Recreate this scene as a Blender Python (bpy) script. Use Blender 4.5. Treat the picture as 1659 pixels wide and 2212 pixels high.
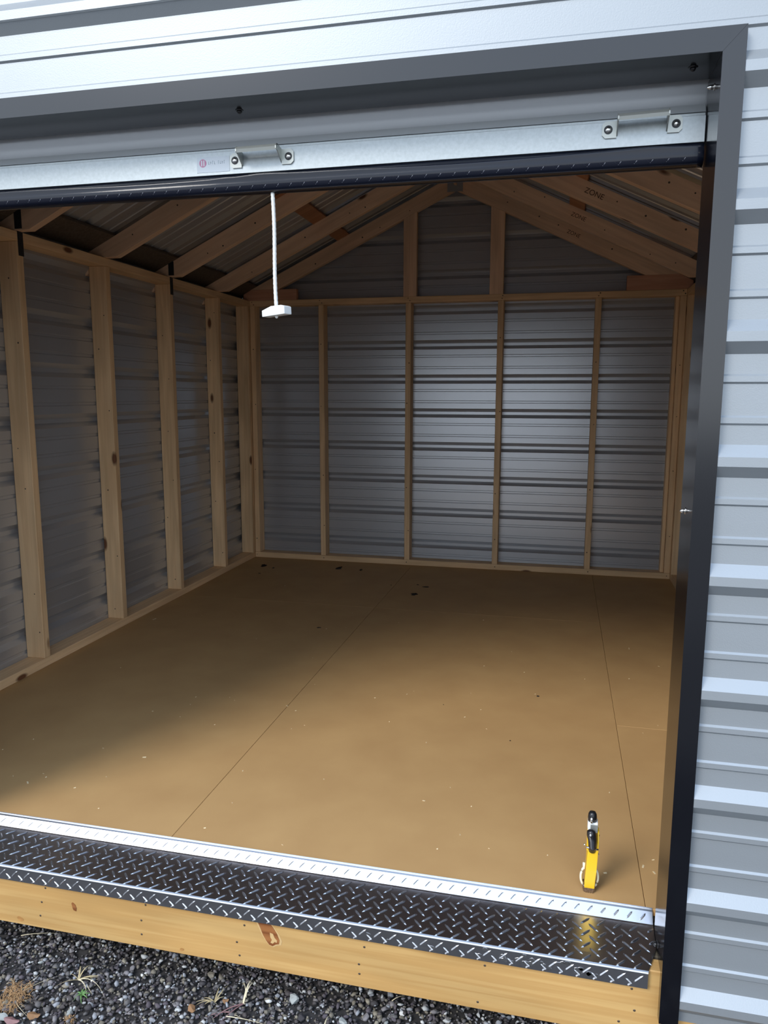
import bpy, bmesh, math, random
import numpy as np
from mathutils import Vector, Matrix

for o in list(bpy.data.objects): bpy.data.objects.remove(o)
S = bpy.context.scene
COL = S.collection
random.seed(7)
IN = 0.0254

# ------------------------------------------------------------------ camera
def make_camera():
    yaw, pitch, roll = 0.2302, -0.1541, 0.0024
    cy, sy, cp, sp = math.cos(yaw), math.sin(yaw), math.cos(pitch), math.sin(pitch)
    f = Vector((-sy*cp, cy*cp, sp)); r = Vector((cy, sy, 0)); u = r.cross(f)
    c, s = math.cos(roll), math.sin(roll)
    r2 = c*r + s*u; u2 = -s*r + c*u
    cam = bpy.data.cameras.new('camera'); o = bpy.data.objects.new('camera', cam); COL.objects.link(o)
    M = Matrix((r2, u2, -f)).transposed().to_4x4(); M.translation = Vector((2.1535, -1.5308, 1.1771))
    o.matrix_world = M
    cam.sensor_fit = 'HORIZONTAL'; cam.sensor_width = 36.0
    cam.lens = 36.0*1628.86/1659.0
    cam.clip_start = 0.02; cam.clip_end = 300
    S.camera = o
make_camera()

# ------------------------------------------------------------------ light
W = bpy.data.worlds.new('sky'); S.world = W; W.use_nodes = True
nt = W.node_tree; nt.nodes.clear()
out = nt.nodes.new('ShaderNodeOutputWorld'); bg = nt.nodes.new('ShaderNodeBackground')
tc = nt.nodes.new('ShaderNodeTexCoord'); sp = nt.nodes.new('ShaderNodeSeparateXYZ'); rp = nt.nodes.new('ShaderNodeValToRGB')
nt.links.new(tc.outputs['Generated'], sp.inputs[0]); nt.links.new(sp.outputs['Z'], rp.inputs[0])
rp.color_ramp.elements[0].position = 0.0; rp.color_ramp.elements[0].color = (0.70, 0.76, 0.82, 1)
rp.color_ramp.elements[1].position = 0.9; rp.color_ramp.elements[1].color = (0.50, 0.66, 0.92, 1)
nt.links.new(rp.outputs[0], bg.inputs[0]); nt.links.new(bg.outputs[0], out.inputs[0])
bg.inputs[1].default_value = 1.40

SUN = bpy.data.lights.new('sun', 'SUN'); so = bpy.data.objects.new('sun', SUN); COL.objects.link(so)
SUN.energy = 1.55; SUN.angle = math.radians(24); SUN.color = (1.0, 0.95, 0.88)
_az, _el = math.radians(32), math.radians(38)
_d = Vector((math.sin(_az)*math.cos(_el), math.cos(_az)*math.cos(_el), -math.sin(_el)))
so.rotation_euler = _d.to_track_quat('-Z', 'Y').to_euler(); so.location = (0, -8, 6)

S.view_settings.view_transform = 'Standard'; S.view_settings.look = 'None'
S.view_settings.gamma = 1.0; S.view_settings.use_curve_mapping = False
S.view_settings.exposure = 0.70

# ------------------------------------------------------------------ materials
def new_mat(name):
    m = bpy.data.materials.new(name); m.use_nodes = True
    n = m.node_tree.nodes; b = n['Principled BSDF']
    return m, m.node_tree, b
def setp(b, **k):
    for a, v in k.items(): b.inputs[a.replace('_', ' ')].default_value = v
def simple(name, col, rough=.5, metal=0., spec=.5, bump=0., bscale=60., var=0.):
    m, t, b = new_mat(name)
    b.inputs['Base Color'].default_value = (*col, 1); b.inputs['Roughness'].default_value = rough
    b.inputs['Metallic'].default_value = metal; b.inputs['Specular IOR Level'].default_value = spec
    if bump or var:
        c = t.nodes.new('ShaderNodeTexCoord'); nz = t.nodes.new('ShaderNodeTexNoise'); nz.inputs['Scale'].default_value = bscale
        nz.inputs['Detail'].default_value = 4
        t.links.new(c.outputs['Object'], nz.inputs['Vector'])
        if bump:
            bp = t.nodes.new('ShaderNodeBump'); bp.inputs['Strength'].default_value = bump; bp.inputs['Distance'].default_value = .002
            t.links.new(nz.outputs['Fac'], bp.inputs['Height']); t.links.new(bp.outputs[0], b.inputs['Normal'])
        if var:
            mx = t.nodes.new('ShaderNodeMapRange'); mx.inputs['To Min'].default_value = 1-var; mx.inputs['To Max'].default_value = 1+var
            mx.inputs['From Min'].default_value = .3; mx.inputs['From Max'].default_value = .7
            vm = t.nodes.new('ShaderNodeVectorMath'); vm.operation = 'SCALE'; vm.inputs[0].default_value = col
            t.links.new(nz.outputs['Fac'], mx.inputs['Value']); t.links.new(mx.outputs[0], vm.inputs['Scale'])
            t.links.new(vm.outputs[0], b.inputs['Base Color'])
    return m

def wood(name, light, dark, knotcol, knots=True, rough=.55, grain=1.0, tint=.12, gs=(1.2, 26)):
    """pine lumber; X of the object runs along the board"""
    m, t, b = new_mat(name); N, L = t.nodes, t.links
    tc = N.new('ShaderNodeTexCoord'); oi = N.new('ShaderNodeObjectInfo')
    off = N.new('ShaderNodeVectorMath'); off.operation = 'SCALE'; off.inputs[0].default_value = (37., 19., 23.)
    L.new(oi.outputs['Random'], off.inputs['Scale'])
    ad = N.new('ShaderNodeVectorMath'); ad.operation = 'ADD'; L.new(tc.outputs['Object'], ad.inputs[0]); L.new(off.outputs[0], ad.inputs[1])
    mp = N.new('ShaderNodeMapping'); mp.inputs['Scale'].default_value = (gs[0], gs[1], gs[1]); L.new(ad.outputs[0], mp.inputs[0])
    n1 = N.new('ShaderNodeTexNoise'); n1.inputs['Scale'].default_value = 1.0; n1.inputs['Detail'].default_value = 3; L.new(mp.outputs[0], n1.inputs['Vector'])
    # contour lines of a stretched noise read as growth rings
    ml = N.new('ShaderNodeMath'); ml.operation = 'MULTIPLY'; ml.inputs[1].default_value = 26; L.new(n1.outputs['Fac'], ml.inputs[0])
    sn = N.new('ShaderNodeMath'); sn.operation = 'SINE'; L.new(ml.outputs[0], sn.inputs[0])
    mr = N.new('ShaderNodeMapRange'); mr.inputs['From Min'].default_value = -1; mr.inputs['From Max'].default_value = 1
    mr.inputs['To Min'].default_value = 0; mr.inputs['To Max'].default_value = .42*grain; L.new(sn.outputs[0], mr.inputs['Value'])
    mix = N.new('ShaderNodeMix'); mix.data_type = 'RGBA'; mix.inputs[6].default_value = (*light, 1); mix.inputs[7].default_value = (*dark, 1)
    L.new(mr.outputs[0], mix.inputs[0])
    # broad patches
    mp2 = N.new('ShaderNodeMapping'); mp2.inputs['Scale'].default_value = (2.5, 14, 14); L.new(ad.outputs[0], mp2.inputs[0])
    n2 = N.new('ShaderNodeTexNoise'); n2.inputs['Scale'].default_value = 1; n2.inputs['Detail'].default_value = 2; L.new(mp2.outputs[0], n2.inputs['Vector'])
    r2 = N.new('ShaderNodeMapRange'); r2.inputs['From Min'].default_value = .3; r2.inputs['From Max'].default_value = .7
    r2.inputs['To Min'].default_value = 1-tint; r2.inputs['To Max'].default_value = 1+tint; L.new(n2.outputs['Fac'], r2.inputs['Value'])
    r3 = N.new('ShaderNodeMapRange'); r3.inputs['To Min'].default_value = .9; r3.inputs['To Max'].default_value = 1.1; L.new(oi.outputs['Random'], r3.inputs['Value'])
    mm = N.new('ShaderNodeMath'); mm.operation = 'MULTIPLY'; L.new(r2.outputs[0], mm.inputs[0]); L.new(r3.outputs[0], mm.inputs[1])
    sc = N.new('ShaderNodeVectorMath'); sc.operation = 'SCALE'; L.new(mix.outputs[2], sc.inputs[0]); L.new(mm.outputs[0], sc.inputs['Scale'])
    col = sc.outputs[0]
    if knots:
        mk = N.new('ShaderNodeMapping'); mk.inputs['Scale'].default_value = (3.1, 8, 8); L.new(ad.outputs[0], mk.inputs[0])
        v = N.new('ShaderNodeTexVoronoi'); v.inputs['Scale'].default_value = 1; L.new(mk.outputs[0], v.inputs['Vector'])
        kr = N.new('ShaderNodeMapRange'); kr.inputs['From Min'].default_value = .07; kr.inputs['From Max'].default_value = .13
        kr.inputs['To Min'].default_value = 1; kr.inputs['To Max'].default_value = 0; L.new(v.outputs['Distance'], kr.inputs['Value'])
        k2 = N.new('ShaderNodeMix'); k2.data_type = 'RGBA'; k2.inputs[7].default_value = (*knotcol, 1)
        L.new(kr.outputs[0], k2.inputs[0]); L.new(col, k2.inputs[6]); col = k2.outputs[2]
    L.new(col, b.inputs['Base Color'])
    b.inputs['Roughness'].default_value = rough; b.inputs['Specular IOR Level'].default_value = .3
    bp = N.new('ShaderNodeBump'); bp.inputs['Strength'].default_value = .12; bp.inputs['Distance'].default_value = .001
    L.new(mr.outputs[0], bp.inputs['Height']); L.new(bp.outputs[0], b.inputs['Normal'])
    return m

M = {}
M['stud'] = wood('pine_stud', (.80, .56, .32), (.63, .39, .20), (.16, .065, .03))
M['stud_red'] = wood('pine_reddish', (.64, .34, .22), (.50, .23, .14), (.12, .04, .02))
M['rafter'] = wood('pine_rafter', (.82, .57, .38), (.66, .42, .26), (.12, .05, .025))
M['rim'] = wood('pine_rim_board', (.52, .325, .125), (.43, .24, .08), (.2, .08, .03), knots=False, grain=1.5, gs=(.9, 34))
M['knot'] = wood('knot_wood', (.30, .12, .04), (.16, .05, .015), (.05, .02, .01), knots=False, grain=2)
M['knot_pale'] = simple('pale_knot_ring', (.60, .40, .18), .6)
M['knot_soft'] = simple('soft_knot', (.40, .20, .06), .6, var=.3)
M['purlin'] = wood('brown_purlin', (.46, .22, .11), (.32, .13, .06), (.1, .04, .02))
M['eave_shade'] = simple('shade_toned_eave_board', (.10, .075, .055), .8, bump=.3, bscale=90, var=.25)  # shadow under the eaves is put into this dark board colour
M['trim'] = simple('black_trim_metal', (.002, .0025, .005), .17, 0, .5)
M['trim'].node_tree.nodes['Principled BSDF'].inputs['IOR'].default_value = 1.72
M['galv'] = simple('galvanised_steel', (.45, .49, .505), .42, .7, .5, bump=.06, bscale=160, var=.06)
M['curtain'] = simple('door_curtain_paint', (.58, .61, .65), .38, .2)
M['edge_strip'] = simple('pale_door_strip', (.62, .66, .69), .35, .3)
M['rubber'] = simple('black_rubber', (.004, .006, .015), .17, 0, .45, bump=.25, bscale=9)
M['seal_mark'] = simple('grey_rubber_mark', (.16, .17, .20), .5)
M['steel'] = simple('dull_steel', (.48, .50, .47), .42, .7)
M['rivet'] = simple('bright_rivet', (.75, .74, .72), .25, 1.0)
M['alu'] = simple('tread_plate_aluminium', (.70, .71, .75), .26, 1.0, bump=.05, bscale=25)
M['alu_dull'] = simple('scuffed_aluminium', (.55, .56, .57), .34, 1.0, bump=.5, bscale=60, var=.3)
M['rope'] = simple('white_cord', (.78, .80, .78), .7, bump=.4, bscale=300)
M['white'] = simple('white_plastic', (.82, .86, .86), .35)
M['yellow'] = simple('yellow_paint', (.85, .52, .02), .3)
M['black'] = simple('black_plastic', (.012, .012, .014), .25)
M['cream'] = simple('cream_plastic', (.82, .78, .60), .4)
M['brownmetal'] = simple('brown_grey_metal', (.28, .22, .17), .35, .8, bump=.3, bscale=200, var=.3)
M['label'] = simple('label_film', (.62, .68, .74), .3)
M['pink'] = simple('logo_pink', (.55, .22, .36), .5)
M['print'] = simple('label_print', (.36, .42, .48), .5)
M['ink'] = simple('pencil_ink', (.12, .06, .035), .8)
M['nail'] = simple('nail_head', (.10, .075, .055), .5, .5)
M['tie'] = simple('black_coated_tie', (.025, .027, .032), .45, .3)
M['mud'] = simple('dried_mud', (.035, .025, .02), .9)
M['shaving'] = simple('wood_shaving', (.80, .66, .42), .8)
M['skid'] = simple('treated_timber', (.10, .085, .06), .85, bump=.3, var=.2)

def siding_mat(name, col, rough, metal, bump, bscale):
    m = simple(name, col, rough, metal, .5, bump=bump, bscale=bscale)
    return m
M['siding_out'] = siding_mat('painted_siding', (.37, .40, .425), .5, .6, .10, 420)
M['siding_in'] = siding_mat('siding_back_coat', (.50, .52, .555), .30, .6, .04, 300)
M['roof_in'] = siding_mat('roof_back_coat', (.44, .455, .48), .30, .55, .04, 300)

def floor_material():
    m, t, b = new_mat('brown_floor_paint'); N, L = t.nodes, t.links
    tc = N.new('ShaderNodeTexCoord')
    n1 = N.new('ShaderNodeTexNoise'); n1.inputs['Scale'].default_value = 5; n1.inputs['Detail'].default_value = 6; L.new(tc.outputs['Object'], n1.inputs['Vector'])
    cr = N.new('ShaderNodeValToRGB'); cr.color_ramp.elements[0].position = .3; cr.color_ramp.elements[0].color = (.465, .282, .122, 1)
    cr.color_ramp.elements[1].position = .7; cr.color_ramp.elements[1].color = (.52, .325, .143, 1)
    L.new(n1.outputs['Fac'], cr.inputs[0]); L.new(cr.outputs[0], b.inputs['Base Color'])
    n2 = N.new('ShaderNodeTexNoise'); n2.inputs['Scale'].default_value = 220; n2.inputs['Detail'].default_value = 3; L.new(tc.outputs['Object'], n2.inputs['Vector'])
    bp = N.new('ShaderNodeBump'); bp.inputs['Strength'].default_value = .12; bp.inputs['Distance'].default_value = .001
    L.new(n2.outputs['Fac'], bp.inputs['Height']); L.new(bp.outputs[0], b.inputs['Normal'])
    b.inputs['Roughness'].default_value = .62; b.inputs['Specular IOR Level'].default_value = .25
    return m
M['floor'] = floor_material()

def pebble_material():
    m, t, b = new_mat('pebble_stone'); N, L = t.nodes, t.links
    g = N.new('ShaderNodeNewGeometry'); oi = N.new('ShaderNodeObjectInfo')
    ad = N.new('ShaderNodeMath'); ad.operation = 'ADD'; L.new(g.outputs['Random Per Island'], ad.inputs[0]); L.new(oi.outputs['Random'], ad.inputs[1])
    fr = N.new('ShaderNodeMath'); fr.operation = 'FRACT'; L.new(ad.outputs[0], fr.inputs[0])
    cr = N.new('ShaderNodeValToRGB'); cr.color_ramp.interpolation = 'CONSTANT'
    cols = [(0, (.040, .037, .040)), (.16, (.10, .095, .095)), (.34, (.055, .048, .048)), (.48, (.16, .15, .155)), (.60, (.14, .125, .10)),
            (.70, (.22, .23, .25)), (.80, (.075, .065, .075)), (.88, (.20, .18, .14)), (.925, (.36, .37, .37)), (.97, (.16, .14, .10)), (.985, (.50, .50, .49))]
    e = cr.color_ramp.elements
    e[0].position = 0; e[0].color = (*cols[0][1], 1); e[1].position = cols[1][0]; e[1].color = (*cols[1][1], 1)
    for p, c in cols[2:]:
        x = e.new(p); x.color = (*c, 1)
    L.new(fr.outputs[0], cr.inputs[0])
    tc = N.new('ShaderNodeTexCoord'); nz = N.new('ShaderNodeTexNoise'); nz.inputs['Scale'].default_value = 160; nz.inputs['Detail'].default_value = 4
    L.new(tc.outputs['Object'], nz.inputs['Vector'])
    mr = N.new('ShaderNodeMapRange'); mr.inputs['To Min'].default_value = .75; mr.inputs['To Max'].default_value = 1.7; L.new(nz.outputs['Fac'], mr.inputs['Value'])
    sc = N.new('ShaderNodeVectorMath'); sc.operation = 'SCALE'; L.new(cr.outputs[0], sc.inputs[0]); L.new(mr.outputs[0], sc.inputs['Scale'])
    L.new(sc.outputs[0], b.inputs['Base Color']); b.inputs['Roughness'].default_value = .75; b.inputs['Specular IOR Level'].default_value = .3
    return m
M['pebble'] = pebble_material()
M['pale_stone'] = simple('pale_stone', (.34, .36, .35), .75, bump=.3, bscale=40, var=.2)
M['soil'] = simple('dark_soil', (.030, .028, .028), .95, bump=.6, bscale=60, var=.5)
M['lot'] = simple('pale_gravel_lot', (.15, .14, .13), .95, bump=.6, bscale=60, var=.3)
M['straw'] = simple('dry_straw', (.42, .34, .19), .8, var=.25, bscale=30)
M['straw_pale'] = simple('pale_dry_blade', (.62, .55, .38), .7)
M['straw_rust'] = simple('rusty_dry_roots', (.38, .23, .11), .9)
M['green'] = simple('weed_green', (.10, .22, .06), .6)
M['leaf'] = simple('fallen_leaf_orange', (.24, .13, .06), .8)
M['reddish'] = simple('reddish_stem', (.24, .13, .13), .7)

# ------------------------------------------------------------------ helpers
def link(name, me, parent=None, loc=None):
    o = bpy.data.objects.new(name, me); COL.objects.link(o)
    if parent is not None: o.parent = parent
    if loc is not None: o.location = loc
    return o
def tag(o, label=None, cat=None, group=None, kind=None):
    if label: o['label'] = label
    if cat: o['category'] = cat
    if group: o['group'] = group
    if kind: o['kind'] = kind
    return o
def thing(name, label, cat, loc=(0, 0, 0), group=None, kind=None):
    o = bpy.data.objects.new(name, None); COL.objects.link(o); o.location = loc; o.empty_display_size = .05
    return tag(o, label, cat, group, kind)
def wloc(o):
    v = Vector(o.location)
    if o.parent is not None: v = v + wloc(o.parent)
    return v
def place(o, world, parent=None):
    """put o at a world position under an unrotated parent"""
    if parent is not None: o.parent = parent; o.location = Vector(world) - wloc(parent)
    else: o.location = world
    return o
def bm_done(bm, name, mat, smooth=False):
    bmesh.ops.recalc_face_normals(bm, faces=bm.faces[:])
    me = bpy.data.meshes.new(name); bm.to_mesh(me); bm.free()
    for x in (mat if isinstance(mat, (list, tuple)) else [mat]): me.materials.append(x)
    if smooth: me.shade_smooth()
    return me
def bevel(bm, w=.002, seg=1):
    bmesh.ops.bevel(bm, geom=bm.edges[:], offset=w, segments=seg, affect='EDGES', profile=.6)
def add_box(bm, lo, hi):
    vs = [bm.verts.new((x, y, z)) for x in (lo[0], hi[0]) for y in (lo[1], hi[1]) for z in (lo[2], hi[2])]
    for f in ((0,1,3,2),(4,6,7,5),(0,4,5,1),(2,3,7,6),(0,2,6,4),(1,5,7,3)): bm.faces.new([vs[i] for i in f])
    return vs
def add_prism(bm, poly, axis, a, b):
    """poly: list of 2D points; extruded from a to b along axis"""
    def P(p, c):
        if axis == 'x': return (c, p[0], p[1])
        if axis == 'y': return (p[0], c, p[1])
        return (p[0], p[1], c)
    A = [bm.verts.new(P(p, a)) for p in poly]; B = [bm.verts.new(P(p, b)) for p in poly]
    n = len(poly)
    bm.faces.new(A); bm.faces.new(B[::-1])
    for i in range(n): bm.faces.new((A[i], A[(i+1) % n], B[(i+1) % n], B[i]))
def add_tube(bm, pts, r, seg=10, cap=True):
    rings = []
    n = len(pts); rr = r if isinstance(r, (list, tuple)) else [r]*n
    up = Vector((0, 0, 1))
    for i, p in enumerate(pts):
        p = Vector(p); a = Vector(pts[max(i-1, 0)]); b = Vector(pts[min(i+1, n-1)]); d = (b-a).normalized()
        ref = up if abs(d.dot(up)) < .95 else Vector((1, 0, 0))
        s = d.cross(ref).normalized(); t = s.cross(d)
        rings.append([bm.verts.new(p + rr[i]*(math.cos(2*math.pi*k/seg)*s + math.sin(2*math.pi*k/seg)*t)) for k in range(seg)])
    for a, b in zip(rings, rings[1:]):
        for k in range(seg): bm.faces.new((a[k], a[(k+1) % seg], b[(k+1) % seg], b[k]))
    if cap: bm.faces.new(rings[0][::-1]); bm.faces.new(rings[-1])
def add_dome(bm, c, r, h, axis=(0, -1, 0), seg=12, rings=4):
    ax = Vector(axis).normalized(); ref = Vector((0, 0, 1)) if abs(ax.z) < .9 else Vector((1, 0, 0))
    s = ax.cross(ref).normalized(); t = ax.cross(s); c = Vector(c); R = []
    for j in range(rings):
        a = j/rings*math.pi/2
        R.append([bm.verts.new(c + r*math.cos(a)*(math.cos(2*math.pi*k/seg)*s+math.sin(2*math.pi*k/seg)*t) + ax*h*math.sin(a)) for k in range(seg)])
    for a, b in zip(R, R[1:]):
        for k in range(seg): bm.faces.new((a[k], a[(k+1) % seg], b[(k+1) % seg], b[k]))
    top = bm.verts.new(c + ax*h)
    for k in range(seg): bm.faces.new((R[-1][k], R[-1][(k+1) % seg], top))
    bm.faces.new(R[0][::-1])

_bc = {}
def box_mesh(sx, sy, sz, mat, bev=.002):
    k = (round(sx, 4), round(sy, 4), round(sz, 4), mat.name, bev)
    if k not in _bc:
        bm = bmesh.new(); add_box(bm, (-sx/2, -sy/2, -sz/2), (sx/2, sy/2, sz/2))
        if bev: bevel(bm, bev)
        _bc[k] = bm_done(bm, 'board', mat)
    return _bc[k]
def board(name, parent, lo, hi, mat, bev=.002):
    """axis aligned board between world corners; local X runs along its longest side"""
    d = [hi[i]-lo[i] for i in range(3)]; c = [(hi[i]+lo[i])/2 for i in range(3)]
    a = max(range(3), key=lambda i: d[i])
    if a == 0: me = box_mesh(d[0], d[1], d[2], mat, bev); rot = None
    elif a == 1: me = box_mesh(d[1], d[0], d[2], mat, bev); rot = (0, 0, math.pi/2)
    else: me = box_mesh(d[2], d[1], d[0], mat, bev); rot = (0, math.pi/2, 0)
    o = link(name, me); place(o, c, parent)
    if rot: o.rotation_euler = rot
    return o

# ------------------------------------------------------------------ dimensions
WX = 113*IN            # inside faces of the side wall studs: x = 0 .. WX
XO = -0.0889           # outer face of the left wall framing
XR = WX + .0889
D = 3.532              # inner face of the back wall framing
YB = D + .0889
HW = 1.822             # top of wall plates
ST = 1.5*IN            # lumber thickness
RX = WX/2              # ridge position
RZ = 2.478             # underside of rafters at the ridge
SL = .478              # roof slope
RT = .0986             # vertical thickness of the rafters
LX, JX = .47, 2.4003   # door opening
HZ = 1.7666            # head of the opening
TW = .0385             # trim width
def rlow(x): return RZ - SL*abs(x-RX)
def rtop(x): return rlow(x) + RT

# ------------------------------------------------------------------ metal sheets
PER = .2286; Z0 = -.0967 + .009     # centre of the major rib crest
def rib_profile(s0, s1, phase, per=PER, H=.0185, base=.062, crest=.018):
    pts = {round(s0, 5): None, round(s1, 5): None}
    P = []
    k0 = int(math.floor((s0-phase)/per))-1; k1 = int(math.ceil((s1-phase)/per))+1
    for k in range(k0, k1+1):
        c = phase + k*per
        P += [(c-base/2, 0), (c-crest/2, H), (c+crest/2, H), (c+base/2, 0)]
        for q in (1, 2):
            m = c + q*per/3
            P += [(m-.0090, 0), (m-.0052, .0042), (m+.0052, .0042), (m+.0090, 0)]
    P.sort()
    xs = np.array([p[0] for p in P]); hs = np.array([p[1] for p in P])
    r = [(s0, float(np.interp(s0, xs, hs)))] + [p for p in P if s0+1e-5 < p[0] < s1-1e-5] + [(s1, float(np.interp(s1, xs, hs)))]
    return r
def sheet(name, parent, s0, s1, phase, trange, F, mats, lap=0.0, extra=()):
    """ribbed metal sheet. s runs across the ribs, t along them. F(s,t,h)->world point, h outward.
    trange(s)->(t0,t1) or None. Outer and inner skins with their own paint."""
    prof = rib_profile(s0, s1, phase)
    pr = []
    cuts = sorted(c for c in extra if s0 < c < s1)
    for a, b in zip(prof, prof[1:]):
        pr.append(a)
        for c in cuts:
            if a[0]+1e-6 < c < b[0]-1e-6: pr.append((c, a[1]+(b[1]-a[1])*(c-a[0])/(b[0]-a[0])))
    pr.append(prof[-1])
    V, Fc, mi = [], [], []
    rows = []
    for s, h in pr:
        tr = trange(s)
        if tr is None or tr[1]-tr[0] < 1e-4: rows.append(None); continue
        i = len(V)
        for off in (.0006, -.0004):
            V.append(F(s, tr[0], h+off+lap)); V.append(F(s, tr[1], h+off+lap))
        rows.append(i)
    last = None
    for r in rows:
        if r is not None and last is not None:
            a, b = last, r
            Fc += [(a, a+1, b+1, b), (a+2, b+2, b+3, a+3), (a, b, b+2, a+2), (a+1, a+3, b+3, b+1)]; mi += [0, 1, 0, 0]
        last = r
    rr = [r for r in rows if r is not None]
    for r in (rr[0], rr[-1]): Fc.append((r, r+1, r+3, r+2)); mi.append(0)
    c = wloc(parent)
    me = bpy.data.meshes.new('metal_panel'); me.from_pydata([tuple(Vector(v)-c) for v in V], [], Fc)
    for m in mats: me.materials.append(m)
    me.polygons.foreach_set('material_index', mi); me.update()
    return link(name, me, parent)
def screws(parent, pts, axis, mat):
    bm = bmesh.new(); c = wloc(parent)
    for p in pts:
        add_dome(bm, Vector(p)-c, .0055, .004, axis, 6, 2)
    return link('screw_heads', bm_done(bm, 'screw_heads', mat, True), parent)
WM = (M['siding_out'], M['siding_in'])
laps = [-.14, .1319-.003, 1.0463-.003, 1.9607-.003]   # bottom edges of the horizontal sheets

# ------------------------------------------------------------------ walls
def stud(parent, lo, hi, mat=None, cut=None):
    return board('stud', parent, lo, hi, mat or M['stud'])

GT = rtop(RX)+.0195
# back wall
wb = thing('wall_back', 'back wall of bare studs over horizontal ribbed metal panels with a gable above', 'wall', (RX, D, 0), kind='structure')
board('bottom_plate', wb, (.0005, D, .0), (WX-.0005, D+.0889, ST), M['stud'])
board('top_plate', wb, (.0005, D, HW-ST), (WX-.0005, D+.0889, HW), M['stud'])
for xl in [.0] + [(19.75+24*k)*IN for k in range(4)] + [WX-ST]:
    stud(wb, (xl+.0005, D, ST+.0005), (xl+ST-.0005, D+.0889, HW-ST-.0005))
stud(wb, (WX-ST-.022, D+.03, ST), (WX-ST-.0005, D+.0889, HW-ST))
def gstud(parent, xl, y0, y1, mat):
    bm = bmesh.new()
    add_prism(bm, [(HW, -.0889/2), (rlow(xl), -.0889/2), (rlow(xl+.0889), .0889/2), (HW, .0889/2)], 'z', 0, y1-y0)
    for v in bm.verts: v.co.x -= HW
    bevel(bm, .0015); o = link('gable_stud', bm_done(bm, 'gable_stud', mat))
    # local X up, local Y along world x, local Z along world y
    Mx = Matrix(((0, 1, 0), (0, 0, 1), (1, 0, 0))).to_4x4()
    o.rotation_euler = Mx.to_euler(); place(o, (xl+.0889/2, y0, HW), parent); return o
gstud(wb, 1.095, D, D+ST, M['rafter']); gstud(wb, 1.664, D, D+ST, M['rafter'])
FB = lambda s, t, h: (t, YB+.001+h, s)
for i, z in enumerate(laps):
    z1 = laps[i+1]+.04 if i+1 < 4 else GT
    sheet('metal_panel', wb, z, z1, Z0, lambda s: (max(XO, RX-(GT-s)/SL), min(XR, RX+(GT-s)/SL)), FB, WM, lap=0.0012*(i % 2), extra=(rtop(XO)+.0195,))

# side walls
def side_wall(name, label, left):
    x_in, x_out = (0, XO) if left else (WX, XR)
    w = thing(name, label, 'wall', (x_in, 1.8, 0), kind='structure')
    a, b = min(x_in, x_out), max(x_in, x_out)
    board('bottom_plate', w, (a, .0005, 0), (b, YB-.0005, ST), M['stud'])
    board('top_plate', w, (a, .0005, HW-ST), (b, YB-.0005, HW), M['stud'])
    ys = [3.0242-.6096*k for k in range(5)]
    for k, y in enumerate(ys + [D-ST*.98, YB-ST-.001, .001]):
        stud(w, (a, y+.0003, ST+.0005), (b, y+ST, HW-ST-.0005))
    s = -1 if left else 1
    F = lambda z, t, h: (x_out + s*(.001+h), t, z)
    for i, z in enumerate(laps[:3]):
        z1 = laps[i+1]+.04 if i < 2 else rtop(XO)+.012
        sheet('metal_panel', w, z, z1, Z0, lambda q: (-.001, YB+.001), F, WM, lap=.0012*(i % 2))
    return w
wl = side_wall('wall_left', 'left wall of upright studs over dark ribbed metal panels', True)
wr = side_wall('wall_right', 'right wall of studs and ribbed metal, only a sliver showing behind the door jamb', False)

# front wall
wf = thing('wall_front', 'front wall in pale ribbed metal siding around the roll-up door opening', 'wall', (RX, 0, 0), kind='structure')
FF = lambda s, t, h: (t, -.001-h, s)
XT, ZT = JX+TW, HZ+.0405
WMF = WM
def front_sheet(z, z1, tr, lap=0, extra=()): return sheet('metal_panel', wf, z, z1, Z0, tr, FF, WMF, lap=lap, extra=extra)
for i, z in enumerate(laps[:3]):
    z1 = laps[i+1]+.04 if i < 2 else ZT-.006
    front_sheet(z, z1, lambda s: (XT-.012, XR+.001), lap=.0012*(i % 2))
    front_sheet(z, z1, lambda s: (XO-.001, LX-TW+.012), lap=.0012*(i % 2))
front_sheet(ZT-.006, laps[3]+.04, lambda s: (max(XO, RX-(GT-s)/SL), min(XR, RX+(GT-s)/SL)), extra=(rtop(XO)+.0195,))
front_sheet(laps[3], GT, lambda s: (RX-(GT-s)/SL, RX+(GT-s)/SL), lap=.0012)
for a, b in ((0.0, LX-.01), (JX+.012, WX)):
    board('bottom_plate', wf, (a+.0005, .0005, 0), (b, .0889, ST), M['stud'])
board('top_plate', wf, (.0005, .0005, HW-ST), (WX-.0005, .0889, HW), M['stud'])
for xl in (.0005, LX-.01-ST, JX+.012, WX-ST-.0005):
    stud(wf, (xl, .0005, ST+.0005), (xl+ST, .0889, HW-ST-.0005))
board('cross_brace', wf, (LX-.01, .0005, HZ+.003), (JX+.012, .0889, HW-ST-.0006), M['stud'])
gstud(wf, 1.095, .0015, .0015+ST, M['rafter']); gstud(wf, 1.664, .0015, .0015+ST, M['rafter'])

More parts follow.
